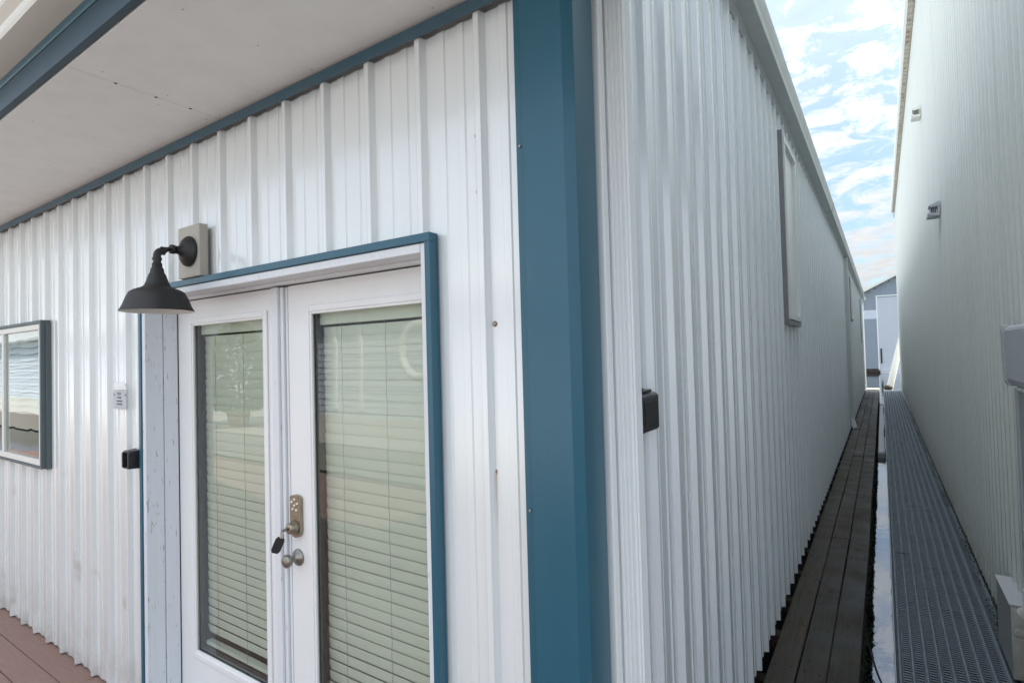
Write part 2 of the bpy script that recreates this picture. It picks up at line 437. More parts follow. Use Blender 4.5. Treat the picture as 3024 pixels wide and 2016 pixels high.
fb.build('front_wall', M['metal'], house, bevel=-1)
# wall core behind the sheets so nothing shows through
core = MB()
for (a, b, c, d) in ((-12.4, WX0, -.1, 4), (WX0, WX1, -.1, WZ0), (WX0, WX1, WZ1, 4), (WX1, DX0, -.1, 4), (DX0, DX1, DZ1, 4), (DX1, -.66, -.1, 3.6)):
    core.box(a+.001, b-.001, 1.285, 1.37, c, d)
core.box(-.76, -.66, 1.371, YEND-.02, -.12, 3.62)
core.box(-12.4, -.76, YEND-.12, YEND-.02, -.12, 3.62); core.box(-12.4, -12.3, 1.371, YEND-.121, -.12, 3.62)
core.build('wall_frame', M['white_trim'], house)
# top trim under the soffit
t_ = MB(); t_.prism([(1.236, 2.728), (1.236, 2.690), (1.240, 2.690), (1.240, 2.724), (1.27, 2.724), (1.27, 2.728)], 'x', -12.4, -.80)
t_.build('top_trim', M['blue_dark'], house)
# soffit of the porch roof with panel seams
sf = MB(); xs = [-12.4, -9.6, -7.16, -4.72, -2.279, 0.16]
for a, b in zip(xs, xs[1:]): sf.box(a+.0015, b-.0015, .716, 1.30, 2.736, 2.75)
sf.box(-12.4, .16, .72, 1.30, 2.752, 2.76, 1)
for sx, sy in ((-2.279, .86), (-2.28, .995), (-2.277, 1.12)): sf.box(sx-.004, sx+.004, sy-.004, sy+.004, 2.7345, 2.7365, 1)
rnd = random.Random(8)
for a in xs[:-1]:
    for k in range(5):
        for yy in (.80, 1.02, 1.22):
            sx = a+.05+k*.585+rnd.uniform(-.02, .02); sy = yy+rnd.uniform(-.01, .01)
            if sx < a+2.4: sf.box(sx-.0022, sx+.0022, sy-.0022, sy+.0022, 2.7352, 2.7365, 2)
sf.build('soffit', [M['soffit'], M['darkgap'], M['greygreen']], house)
fs_ = MB(); fs_.box(-12.4, .2, .690, .713, 2.739, 2.828)
M['fascia'] = paint('dark_fascia_paint', (0.018, 0.055, 0.080), 0.45, 0.12, (0.03, 0.06, 0.08), 0.3, 0.03)
fs_.build('fascia_board', M['fascia'], house, bevel=.002)
fl = MB(); fl.prism([(.700, 2.8283), (.6885, 2.8283), (.684, 2.833), (.684, 2.855), (.700, 2.855)], 'x', -12.4, .2)
fl.build('drip_edge', M['blue'], house)
gt = MB()
gt.prism([(.688, 2.856), (.600, 2.856), (.594, 2.864), (.590, 2.874), (.590, 2.884), (.566, 2.90), (.548, 2.93), (.540, 2.96), (.530, 2.965), (.530, 2.985), (.538, 2.985), (.545, 2.97), (.60, 2.97), (.688, 2.97)], 'x', -12.4, .2)
gt.build('front_gutter', M['cream'], house)
rf = MB()
rf.prism([(.50, 2.99), (1.30, 3.42), (1.30, 3.45), (.50, 3.02)], 'x', -12.4, .2)            # porch roof
rf.build('porch_roof', M['roof'], house)
rf = MB()
rf.prism([(-12.62, 3.62), (-.64, 3.62), (-.56, 3.76), (-6.5, 6.3), (-12.7, 3.78)], 'y', 1.28, YEND+.1)
rf.build('roof', M['roof'], house)

# --- corner trim (blue) and the white return behind it
cb = MB()
cb.prism([(-.801, 1.268), (-.801, 1.242), (-.774, 1.242), (-.770, 1.226), (-.640, 1.212), (-.618, 1.236), (-.618, 1.350), (-.630, 1.354), (-.630, 1.374), (-.66, 1.374), (-.66, 1.28), (-.77, 1.28)], 'z', -.14, 3.05)
cb.build('corner_trim', M['blue'], house, bevel=.0015)
wr = MB(); wr.box(-.655, -.612, 1.378, 1.412, -.14, 3.62)
wr.build('return_strip', M['white_trim'], house, bevel=.004)
gp = MB(); gp.box(-.655, -.640, 1.412, 1.424, -.14, 3.62); gp.build('shadow_gap', M['darkgap'], house)
wp = MB()
pr = [(-.655, 1.424), (-.612, 1.424)]
for k in range(4):
    a = -.612+k*.0125; pr += [(a+.001, 1.4205), (a+.006, 1.4205), (a+.0075, 1.424), (a+.0115, 1.424)]
pr += [(-.560, 1.4215), (-.556, 1.425)]
for k in range(5):
    a = 1.428+k*.0075; pr += [(-.556, a), (-.556, a+.0045), (-.5578, a+.0055), (-.5578, a+.0070)]
pr += [(-.556, 1.468), (-.562, 1.472), (-.655, 1.472)]
wp.prism(pr, 'z', -.14, 3.645); wp.build('fluted_corner_post', M['white_trim'], house)

# --- side wall
sb = MB()
def side_piece(mb, y0, y1, z0, z1):
    pr = rib_profile(y0, y1, 3.393-.016, .2286)
    mb.prism([(XS-.023+h, p) for p, h in pr], 'z', z0, z1, closed=False)
side_piece(sb, 1.45, 4.86, -.10, 3.66); side_piece(sb, 4.86, 5.63, -.10, 1.90); side_piece(sb, 4.86, 5.63, 3.44, 3.66); side_piece(sb, 5.63, YEND-.04, -.10, 3.66)
sb.build('side_wall', M['metal_side'], house, bevel=-1)
cb = MB(); cb.box(-.68, -.598, YEND-.06, YEND+.02, -.12, 3.66); cb.build('end_corner_trim', M['white_trim'], house, bevel=.003)
# eave box and gutter above the side wall
for nm, (y0, y1) in (('a', (1.2, 9.2)), ('b', (9.206, YEND+.1))):
    e = MB(); e.prism([(-.64, 3.662), (-.532, 3.662), (-.528, 3.668), (-.526, 3.70), (-.515, 3.73), (-.505, 3.765), (-.505, 3.785), (-.513, 3.79), (-.52, 3.775), (-.64, 3.775)], 'y', y0, y1)
    e.build('side_gutter', M['eave'], house)
jn = MB(); jn.prism([(-.64, 3.655), (-.528, 3.655), (-.519, 3.664), (-.519, 3.70), (-.508, 3.73), (-.498, 3.765), (-.498, 3.79), (-.505, 3.79), (-.64, 3.789)], 'y', 9.19, 9.216)
jn.build('gutter_joint', M['eave'], house)
ds = MB(); ds.box(-.626, -.552, 14.0, 14.10, 0.16, 3.66); ds.box(-.628, -.546, 13.99, 14.11, 2.78, 2.83)
ds.add([(-.626, 14, .16), (-.552, 14, .16), (-.552, 14.1, .16), (-.626, 14.1, .16), (-.58, 13.9, -.05), (-.50, 13.9, -.02), (-.50, 14.0, -.02), (-.58, 14.0, -.05)],
       [(0, 1, 5, 4), (1, 2, 6, 5), (2, 3, 7, 6), (3, 0, 4, 7), (4, 5, 6, 7)])
ds.build('downspout', M['eave'], house, bevel=.003)

M['flash'] = paint('dark_flashing', (0.28, 0.28, 0.29), 0.5, 0.2)
# --- tall side window
def side_window(y0, y1, z0, z1, lab):
    fr = MB(); d = .045
    fr.box(-.645, -.592, y0, y0+d, z0, z1); fr.box(-.645, -.592, y1-d, y1, z0, z1)
    fr.box(-.645, -.592, y0+d, y1-d, z0, z0+d); fr.box(-.645, -.592, y0+d, y1-d, z1-d, z1)
    f_ = fr.build('side_window', M['white_trim'], house, bevel=.003, label=lab)
    s_ = MB(); s_.box(-.646, -.606, y0-.026, y0-.002, z0-.03, z1+.04); s_.box(-.646, -.600, y0-.02, y1+.02, z0-.045, z0-.006)
    s_.build('window_flashing', M['flash'], f_)
    p_ = MB(); p_.box(-.636, -.622, y0+d, y1-d, z0+d, z1-d); p_.build('window_pane', M['pane_pale'], f_)
side_window(4.89, 5.60, 1.94, 3.42, 'tall narrow white framed window near the front')
side_window(16.3, 17.0, 2.40, 3.42, 'second tall window further down the side wall')
side_window(24.2, 24.9, 1.9, 3.42, 'third window close to the far end')

# --- door surround
ts = MB()
ts.box(-1.127, -1.105, 1.224, 1.262, -.02, 2.058); ts.box(-3.017, -1.105, 1.224, 1.262, 2.058, 2.084); ts.box(-3.017, -2.994, 1.224, 1.262, -.02, 2.058)
ts.build('door_trim', M['blue'], house, bevel=.0015)
jb = MB()
jb.box(-1.150, -1.129, 1.232, 1.42, .0, 2.056)                # right casing edge
jb.build('right_jamb', M['peel2'], house, bevel=.002)
jb = MB(); jb.box(-2.992, -2.960, 1.230, 1.310, .0, 2.056); jb.box(-2.992, -2.957, 1.314, 1.378, 0, 2.056); jb.box(-2.992, -2.966, 1.310, 1.314, 0, 2.05)
jb.build('left_jamb', M['peel'], house, bevel=.002)
hd = MB(); hd.box(-2.958, -1.152, 1.232, 1.262, 2.028, 2.056); hd.box(-2.958, -1.152, 1.262, 1.42, 2.036, 2.056); hd.box(-2.958, -1.152, 1.345, 1.378, 2.024, 2.036)
hd.build('door_head', M['peel2'], house, bevel=.002)
sl = MB(); sl.box(-2.99, -1.13, 1.23, 1.45, .002, .03); sl.build('threshold', M['galv'], house)

YD = 1.382
def door_leaf(x0, x1, gx0, gx1, lab):
    gz0, gz1 = .318, 1.905; zt = 2.020
    d = MB()
    d.box(x0, gx0, YD, YD+.044, .034, zt); d.box(gx1, x1, YD, YD+.044, .034, zt)
    d.box(gx0, gx1, YD, YD+.044, gz1, zt); d.box(gx0, gx1, YD, YD+.044, .034, gz0)
    leaf = d.build('door_leaf', M['white'], house, label=lab)
    # raised lip round the glass
    m_ = MB(); a = .026; h0, h1 = YD-.009, YD-.0005
    for (xa, xb, za, zb) in ((gx0-a, gx0, gz0-a, gz1+a), (gx1, gx1+a, gz0-a, gz1+a), (gx0, gx1, gz1, gz1+a), (gx0, gx1, gz0-a, gz0)):
        m_.box(xa, xb, h0, h1, za, zb)
    for (xa, xb, za, zb) in ((gx0-.001, gx0+.010, gz0, gz1), (gx1-.010, gx1+.001, gz0, gz1), (gx0+.01, gx1-.01, gz1-.010, gz1+.001), (gx0+.01, gx1-.01, gz0-.001, gz0+.010)):
        m_.box(xa, xb, h0+.004, h1+.006, za, zb)
    m_.build('glass_moulding', M['white'], leaf, bevel=.003)
    g = MB(); g.box(gx0, gx1, YD+.010, YD+.014, gz0, gz1); g.build('glass_pane', M['glass'], leaf)
    g = MB()
    g.box(gx0+.001, gx0+.010, YD+.016, YD+.043, gz0, gz1); g.box(gx1-.010, gx1-.001, YD+.016, YD+.043, gz0, gz1)
    g.box(gx0+.010, gx1-.010, YD+.016, YD+.043, gz0, gz0+.012)
    g.build('spacer', M['blackp'], leaf)
    b = MB(); yb_ = YD+.060; bx0, bx1 = gx0+.004, gx1+.03
    b.box(bx0, bx1, yb_-.022, yb_+.02, gz1-.052, gz1+.03)
    pitch = .0428; z = gz1-.083; k = 0
    rnd = random.Random(int(-x0*100))
    while z > gz0+.055:
        low = max(0, (0.62-z))/0.3
        tilt = -R(83-5*min(low, 1.0))+rnd.uniform(-.02, .02); hw = .0222
        n = 5; pts = []
        for j in range(n+1):
            s_ = -1+2*j/n; crown = .0009*(1-s_*s_)
            pts.append((yb_+s_*hw*math.cos(tilt)+crown*math.sin(tilt), z+s_*hw*math.sin(tilt)-crown*math.cos(tilt)))
        sag = rnd.uniform(-.0012, .0012)
        b.prism([(p[0], p[1]) for p in pts], 'x', bx0+rnd.uniform(0, .003), bx1, closed=False, smooth=True)
        z -= pitch; k += 1
    b.box(bx0, bx1, yb_-.014, yb_+.014, gz0+.018, gz0+.034)
    for fx in (.22, .60, .985):
        x = bx0+(bx1-bx0)*fx
        pts = [(x+.0015*math.sin(q*1.7), yb_-.0265+.001*math.sin(q*2.3), gz1-.05-(gz1-gz0-.08)*q/40) for q in range(41)]
        b.tube(pts, .0011, 5, 1)
    b.build('venetian_blind', [M['blind'], M['greygreen']], leaf, bevel=-1)
    return leaf
leafL = door_leaf(-2.955, -2.082, -2.815, -2.205, 'left french door leaf with a weathered meeting strip')
leafR = door_leaf(-2.034, -1.152, -1.890, -1.275, 'right french door leaf with the knob and keypad lock')
ast = MB(); ast.box(-2.115, -2.074, YD-.026, YD-.001, .034, 2.018); ast.box(-2.072, -2.052, YD-.014, YD+.02, .034, 2.018); ast.box(-2.049, -2.036, YD-.004, YD+.02, .034, 2.018)
ast.build('astragal', M['peel2'], leafL, bevel=.003)
# knob
kn = MB(); kx, kz = -1.990, .918
kn.lathe([(0, 0), (.033, .0), (.034, .003), (.031, .008), (.024, .010), (.022, .014), (.012, .016), (.0105, .034), (.014, .038), (.024, .043), (.0265, .051), (.0255, .060), (.019, .066), (.008, .0685), (0, .069)], (kx, YD-.0005, kz), (0, -1, 0))
kn.build('door_knob', M['nickel2'], leafR)
# keypad lock
lk = MB(); lx = -1.990; z0, z1 = 1.000, 1.170; hw = .033; n = 14
outl = []
for k in range(n+1):
    a = math.pi*k/n; outl.append((lx+hw*math.cos(a), z1-.014+.014*math.sin(a)))
for k in range(n+1):
    a = math.pi+math.pi*k/n; outl.append((lx+hw*math.cos(a), z0+hw+hw*math.sin(a)))
def plate(mb, ol, y0, y1, mi=0):
    n_ = len(ol); vs = [(x, y0, z) for x, z in ol]+[(x, y1, z) for x, z in ol]
    fs = [(i, (i+1) % n_, n_+(i+1) % n_, n_+i) for i in range(n_)]+[tuple(range(n_)), tuple(range(n_, 2*n_))[::-1]]
    mb.add(vs, fs, mi)
plate(lk, outl, YD-.016, YD-.0005)
lk.lathe([(0, .012), (.030, .014), (.0275, .024), (.022, .036), (.0195, .046), (.0165, .048), (.015, .0485), (0, .0485)], (lx, YD, z0+.042), (0, -1, 0), 32)
lk.lathe([(0, .0488), (.006, .0495), (0, .0498)], (lx, YD, z0+.042), (0, -1, 0), 16, 2)
for bx, bz in ((0, .152), (-.018, .140), (.018, .137), (0, .128), (-.011, .112), (.012, .110)):
    lk.lathe([(0.0068, .014), (.0068, .019), (.005, .0205), (0, .021)], (lx+bx, YD, z0+bz), (0, -1, 0), 14, 1)
for bx, bz in ((-.024, .160), (.024, .160)):
    lk.lathe([(.003, .014), (.003, .0168), (0, .0168)], (lx+bx, YD, z0+bz), (0, -1, 0), 10, 2)
lk.build('keypad_lock', [M['nickel'], M['button'], M['blackp']], leafR)

# interior behind doors and window
ib = MB(); ib.box(-3.05, -1.05, 1.80, 1.82, 0, 2.1); ib.box(-3.05, -2.96, 1.428, 1.80, 0, 2.1); ib.box(-1.155, -1.05, 1.428, 1.80, 0, 2.1); ib.box(-3.05, -2.993, 1.371, 1.428, 0, 2.1); ib.box(-3.03, -1.12, 1.43, 1.8, 2.08, 2.1); ib.box(-3.03, -1.12, 1.46, 1.8, 0.0, .02)
ib.build('interior_wall', M['interior'], house); ib = MB()
ib.box(-5.95, -4.25, 1.95, 1.97, .9, 2.1); ib.box(-5.95, -5.93, 1.38, 1.95, .9, 2.1); ib.box(-4.27, -4.25, 1.38, 1.95, .9, 2.1); ib.box(-5.93, -4.27, 1.38, 1.95, 2.08, 2.1); ib.box(-5.93, -4.27, 1.38, 1.95, .9, .92)
ib.build('interior_wall', M['lap'], house)

# --- left window
wt = MB()
a0, a1, c0, c1 = -5.89, -4.337, 1.083, 2.008
wt.box(a1-.022, a1, 1.218, 1.268, c0, c1); wt.box(a0, a0+.022, 1.218, 1.268, c0, c1)
wt.box(a0+.022, a1-.022, 1.218, 1.268, c1-.020, c1); wt.box(a0+.022, a1-.022, 1.218, 1.268, c0, c0+.016)
wt.box(a1+.001, a1+.012, 1.243, 1.268, c0-.004, c1-.012)
M['slate'] = paint('slate_window_trim', (0.10, 0.13, 0.14), 0.5, 0.15, (0.09, 0.1, 0.1), 0.3, 0.03)
wwin = wt.build('front_window', M['slate'], house, bevel=.0015, label='dark blue trimmed sliding window at the left edge')
f2 = MB(); i0, i1, j0, j1 = a0+.023, a1-.023, c0+.017, c1-.021; d = .036
f2.box(i1-d, i1, 1.224, 1.262, j0, j1); f2.box(i0, i0+d, 1.224, 1.262, j0, j1); f2.box(i0+d, i1-d, 1.224, 1.262, j1-d, j1); f2.box(i0+d, i1-d, 1.224, 1.262, j0, j0+d)
f2.box(-5.135, -5.095, 1.226, 1.262, j0+d, j1-d)
f2.build('window_frame', M['cream'], wwin, bevel=.003)
for (p0, p1) in ((-5.094, i1-d-.001), (i0+d+.001, -5.136)):
    g = MB(); g.box(p0, p1, 1.240, 1.245, j0+d, j1-d); g.build('window_pane', M['glass_win'], wwin)
b = MB(); z = j1-d-.03; k = 0; rnd = random.Random(4)
b.box(i0+.01, i1-.05, 1.30, 1.34, z, z+.06)
while z > 1.40:
    tl = R(60)+rnd.uniform(-.05, .05)
    for sgn in (1,):
        pts = [(1.32+s_*.024*math.cos(tl)-.003*(1-s_*s_), z+s_*.024*math.sin(tl)) for s_ in (-1, -.5, 0, .5, 1)]
        vs = []; nn = 14
        for q in range(nn+1):
            xq = i0+.02+(i1-.06-i0-.02)*q/nn; dz = .006*math.sin(q*1.1+k*.4)
            vs += [(xq, p[0], p[1]+dz) for p in pts]
        fcs = [(q*5+r_, q*5+r_+1, q*5+r_+6, q*5+r_+5) for q in range(nn) for r_ in range(4)]
        b.add(vs, fcs, 0, True)
    z -= .045; k += 1
b.build('window_blind', M['white_trim'], wwin, bevel=-1)
b = MB(); b.box(-5.12, -4.99, 1.42, 1.60, .95, 1.46); b.build('curtain', M['rust'], wwin, bevel=.02)

# screws, holes and stains on the front wall
def screw(x, z, r=.006, y=PANY, ring=True):
    s_ = MB()
    if ring: s_.lathe([(0, 0), (r*1.35, .0), (r*1.35, .0015), (0, .0016)], (x, y, z), (0, -1, 0), 14, 1)
    s_.lathe([(r*.75, .0015), (r*.75, .005), (0, .006)], (x, y, z), (0, -1, 0), 6, 0, True)
    s_.build('screw', [M['screw'], M['rust']], house)
for x, z in ((-.952, 2.348), (-.952, 2.185), (-1.178, 2.185), (-1.405, 2.19), (-.918, 1.385), (-.905, 1.80)): screw(x, z)
for x, z, y in ((-.788, 2.27, 1.242), (-.786, 1.30, 1.242), (-.79, 0.55, 1.242)): screw(x, z, .005, y, False)
def sscrew(y, z, x=-.630, r=.005):
    s_ = MB(); s_.lathe([(r, 0), (r, .004), (0, .005)], (x, y, z), (1, 0, 0), 6, 0, True); s_.build('screw', M['screw'], house)
for y, z in ((1.364, 2.29), (1.364, 1.33), (1.364, 2.02)): sscrew(y, z)
for y, z in ((1.70, 2.45), (2.02, 1.90), (1.80, 1.72), (1.79, .96), (2.40, .60)): sscrew(y, z, XS-.0215, .0035)

rnd = random.Random(21)
for k in range(7):
    for z in (.35, 1.45, 2.55):
        sscrew(2.02+.2286*3*k+(.0), z+rnd.uniform(-.01, .01), XS-.0215, .0032)
for k in range(5):
    for z in (.62, 1.75): screw(-3.24-.229*k*1.0+.0, z+rnd.uniform(-.01, .01), .0042)
# ------------------------------------------------------------------ wall mounted things
lm = thing('wall_lamp', (-2.49, 1.21, 2.195), 'black barn style wall lamp with bell shade beside the french doors', 'lamp')
bd = MB(); bd.box(-2.587, -2.404, 1.212, 1.250, 2.086, 2.312)
bd.build('mounting_board', M['beige'], lm, bevel=.004)
LX, LY, LZ = -2.463, 1.072, 1.928
PX, PZ = -2.483, 2.197
q = MB(); q.lathe([(0, 0), (.064, 0), (.066, .006), (.064, .014), (.054, .018), (.052, .024), (.030, .030), (.018, .045), (.0165, .062), (.0195, .064), (.0195, .078), (.013, .080), (0, .081)], (PX, 1.2115, PZ), (0, -1, 0), 36)
q.build('backplate', M['black'], lm)
q = MB()
AZ = LZ+.252
pts = [(PX, 1.14, PZ), (LX+(PX-LX)*.5, 1.115, AZ+.012)]
for k in range(8):
    a = math.pi/2*k/7; pts.append((LX, LY+.022-.022*math.sin(a)+.0, AZ-.022+.022*math.cos(a)))
pts.append((LX, LY, LZ+.19))
q.tube(pts, [.0095, .0095]+[.0145]*8+[.0145], 18)
q.lathe([(.0175, 0), (.0175, .012)], (LX, LY+.028, AZ+.001), (0, -1, 0), 18)
q.lathe([(.0175, 0), (.0175, .010)], (LX, LY, AZ-.040), (0, 0, 1), 18)
q.build('arm', M['black'], lm)
sh = MB()
prof = [(.0, .200), (.021, .199), (.0225, .180), (.027, .177), (.030, .160), (.037, .150), (.047, .122), (.056, .105), (.070, .097), (.098, .088), (.116, .078), (.128, .058), (.141, .028), (.147, .016), (.156, .004), (.1575, .0)]
prof = [(r*.85, h) for r, h in prof]
sh.lathe(prof, (LX, LY, LZ), (0, 0, 1), 56, 0)
inn = [(r*0.985-.001, h-.002) for r, h in prof[4:]]; inn[-1] = (.1575*.85, 0.0)
sh.lathe(inn, (LX, LY, LZ), (0, 0, 1), 56, 1)
sh.build('lamp_shade', [M['black'], M['enamel']], lm, bevel=-1)
bl = MB(); bl.lathe([(0, .03), (.02, .035), (.029, .055), (.026, .08), (.014, .105), (.013, .13)], (LX, LY, LZ), (0, 0, 1), 24); bl.build('bulb', M['enamel'], lm)

# paper notice
sg = thing('notice_card', (-3.28, 1.245, 1.555), 'small clear faced notice card with faded print left of the doors', 'sign')
b = MB(); b.box(-3.356, -3.202, 1.2435, 1.2475, 1.492, 1.585); b.box(-3.357, -3.201, 1.2405, 1.2434, 1.488, 1.496)
b.build('plate', M['box'], sg, bevel=.001)
b = MB(); b.box(-3.356, -3.206, 1.2440, 1.2475, 1.587, 1.622); b.box(-3.312, -3.210, 1.2415, 1.2437, 1.600, 1.618); b.build('strip', M['white'], sg, bevel=.001)
def text(s_, size, loc, parent, mat, rot=(R(90), 0, 0)):
    c = bpy.data.curves.new('lettering', 'FONT'); c.body = s_; c.size = size; c.align_x = 'CENTER'; c.extrude = .0003
    o = bpy.data.objects.new('lettering', c); COL.objects.link(o)
    dg = bpy.context.evaluated_depsgraph_get(); me = bpy.data.meshes.new_from_object(o.evaluated_get(dg))
    bpy.data.objects.remove(o); o = bpy.data.objects.new('lettering', me); COL.objects.link(o)
    me.materials.clear(); me.materials.append(mat)
    o.parent = parent; o.location = Vector(loc)-parent.location; o.rotation_euler = rot; return o
M['ink'] = paint('faded_ink', (0.16, 0.17, 0.19), 0.7, 0.3)
text('M 52', .020, (-3.287, 1.2428, 1.559), sg, M['ink'])
b = MB()
for zc, wdt in ((1.546, .044), (1.528, .056), (1.512, .060)):
    x = -3.283-wdt/2
    rr = random.Random(int(zc*1000))
    while x < -3.283+wdt/2:
        l = rr.uniform(.004, .009); b.box(x, x+l, 1.2422, 1.2432, zc-.0035, zc+.0035); x += l+.003
    b.build('print_line', M['ink'], sg); b = MB()
for xs_ in (-3.347, -3.211):
    b = MB(); b.box(xs_-.004, xs_+.004, 1.2418, 1.2432, 1.555, 1.566); b.build('screw', M['ink'], sg)

# door bell box
bb = thing('doorbell_box', (-3.09, 1.24, 1.24), 'small black hooded box on the ribbed wall left of the blue door trim', 'doorbell')
b = MB()
b.prism([(1.250, 1.205), (1.190, 1.210), (1.186, 1.216), (1.186, 1.283), (1.196, 1.292), (1.250, 1.298)], 'x', -3.052, -3.040)
b.prism([(1.250, 1.205), (1.190, 1.210), (1.186, 1.216), (1.186, 1.283), (1.196, 1.292), (1.250, 1.298)], 'x', -3.115, -3.103)
b.box(-3.103, -3.052, 1.192, 1.250, 1.284, 1.295); b.box(-3.103, -3.052, 1.192, 1.250, 1.207, 1.215); b.box(-3.103, -3.052, 1.215, 1.250, 1.215, 1.284)
b.build('housing', M['blackp'], bb, bevel=.002)
b = MB(); b.lathe([(.014, 0), (.014, .004), (0, .005)], (-3.078, 1.215, 1.25), (0, -1, 0), 20); b.build('push_button', M['greygreen'], bb)

# key fob hanging from the keypad lock
kf = thing('key_fob', (-1.99, YD-.05, 1.03), 'black car key fob hanging from the key in the keypad lock', 'key')
b = MB(); b.box(-1.994, -1.990, YD-.074, YD-.050, 1.036, 1.048)
b.tube([(-1.992+.009*math.cos(t/16*6.283), YD-.072-.004*math.sin(t/16*6.283), 1.030+.010*math.sin(t/16*6.283)) for t in range(17)], .0011, 6, 0, False)
b.build('key', M['screw'], kf)
b = MB(); b.tube([(-1.994, YD-.072, 1.026), (-1.997, YD-.073, 1.016)], .0075, 12); b.build('key_ring', M['button'], kf)
b = MB()
ax = Vector((-.36, -.22, -.9)).normalized(); sd_ = Vector((.57, .66, -.30)); sd_ = (sd_-ax*sd_.dot(ax)).normalized(); nn_ = ax.cross(sd_)
O = Vector((-1.996, YD-.075, 1.016)); ol = [(-.012, .0), (.013, .0), (.018, .010), (.0185, .050), (.013, .064), (-.010, .066), (-.0165, .056), (-.0175, .012)]
vs = [O+sd_*a+ax*c_+nn_*.006 for a, c_ in ol]+[O+sd_*a+ax*c_-nn_*.006 for a, c_ in ol]
n_ = len(ol); b.add(vs, [(i, (i+1) % n_, n_+(i+1) % n_, n_+i) for i in range(n_)]+[tuple(range(n_)), tuple(range(n_, 2*n_))[::-1]])
b.build('fob_body', M['blackp'], kf, bevel=.0025)

# black box on the side wall
jb_ = thing('junction_box', (-.61, 1.72, 1.53), 'square black box on the white side wall beside the fluted corner post', 'box')
b = MB(); b.prism([(-.645, 1.462), (-.607, 1.462), (-.600, 1.470), (-.600, 1.572), (-.607, 1.580), (-.645, 1.582)], 'y', 1.59, 1.735)
b.build('housing', M['blackp'], jb_, bevel=.006)
b = MB(); b.prism([(-.5995, 1.480), (-.598, 1.484), (-.598, 1.556), (-.5995, 1.560)], 'y', 1.605, 1.720); b.build('lens', M['black'], jb_, bevel=.001)
b = MB(); b.box(-.640, -.610, 1.60, 1.700, 1.5825, 1.592); b.box(-.635, -.615, 1.625, 1.645, 1.592, 1.598); b.build('bracket', M['blackp'], jb_, bevel=.003)

# ------------------------------------------------------------------ plank walkway
pw = thing('plank_walkway', (-.40, 14, -.2), 'narrow walkway of three dark weathered planks along the white side wall', 'walkway')
rows = ((-.638, -.490), (-.484, -.337), (-.331, -.172))
for ri, (x0, x1) in enumerate(rows):
    y = 1.30-ri*.9+(.5 if ri == 1 else 0); rnd = random.Random(ri+3)
    y = 1.285; nxt = (5.17, 6.43, 5.9)[ri]
    while y < 29.0:
        y1 = min(nxt, 29.1); b = MB(); n = max(2, int((y1-y)/.35)); ph = rnd.random()*6
        dz = rnd.uniform(-.004, .004); wb = rnd.uniform(.001, .003)
        pr_ = []
        secs = []
        for k in range(n+1):
            yy = y+(y1-.006-y)*k/n
            e0 = x0+wb*math.sin(ph+yy*1.7); e1 = x1+wb*math.sin(ph+2+yy*1.3)
            zt = -.200+dz+.0015*math.sin(ph+yy)
            secs.append([(e0, yy, -.238), (e0, yy, zt-.004), (e0+.005, yy, zt), (e1-.005, yy, zt), (e1, yy, zt-.004), (e1, yy, -.238)])
        vs = [v for s_ in secs for v in s_]
        fcs = [(k*6+j, k*6+(j+1) % 6, (k+1)*6+(j+1) % 6, (k+1)*6+j) for k in range(n) for j in range(6)]
        fcs += [tuple(range(6))[::-1], tuple(n*6+j for j in range(6))]
        b.add(vs, fcs)
        for yn in [y+.03, y1-.04]+[y+.6*k for k in range(1, int((y1-y)/.6))]:
            for xn in (x0+.03, x1-.03):
                b.lathe([(.0045, -.001), (.0045, .0012), (0, .0015)], (xn+rnd.uniform(-.006, .006), yn+rnd.uniform(-.01, .01), -.199+dz), (0, 0, 1), 6, 1)
        b.build('plank', [M['plank'], M['darkgap']], pw)
        y = y1; nxt = y1+4.88
b = MB(); y = 1.7
while y < 29:
    b = MB(); b.box(-.70+random.uniform(-.02, .02), -.216, y, y+.09, -.33, -.242); y += .61
    b.build('cross_joist', M['plank'], pw)
b = MB(); b.box(-.215, -.178, 1.3, 29.05, -.44, -.245); b.box(-.66, -.62, 1.3, 29.05, -.46, -.335)
b.build('edge_beam', M['plank'], pw)
b = MB(); b.box(-.60, -.19, 1.3, 29, -1.1, -.5); b.build('float', M['darkgap'], pw, bevel=.03)
# moss and weed along the water edge of the walkway
b = MB(); rnd = random.Random(11)
for k in range(3600):
    y = 2.2+26*rnd.random()**1.8; z = -.64+.40*rnd.random()**1.1
    x = -.176+max(0, rnd.gauss(-.001, .006))*(1.0+1.0*(z < -.6)); s_ = rnd.uniform(.006, .016)
    d1 = Vector((rnd.uniform(.2, 1), rnd.uniform(-1, 1), rnd.uniform(-1.4, .4))).normalized()*s_*1.6; d2 = Vector((rnd.uniform(-1, 1), rnd.uniform(-1, 1), rnd.uniform(-1, 1))).normalized()*s_*.7
    p = Vector((x, y, z)); b.add([p, p+d1*.5+d2, p+d1, p+d1*.5-d2], [(0, 1, 2, 3)])
tag(b.build('moss_fringe', M['moss'], bevel=-1), 'dark moss and weed hanging off the edge of the plank walkway', 'moss', kind='stuff')

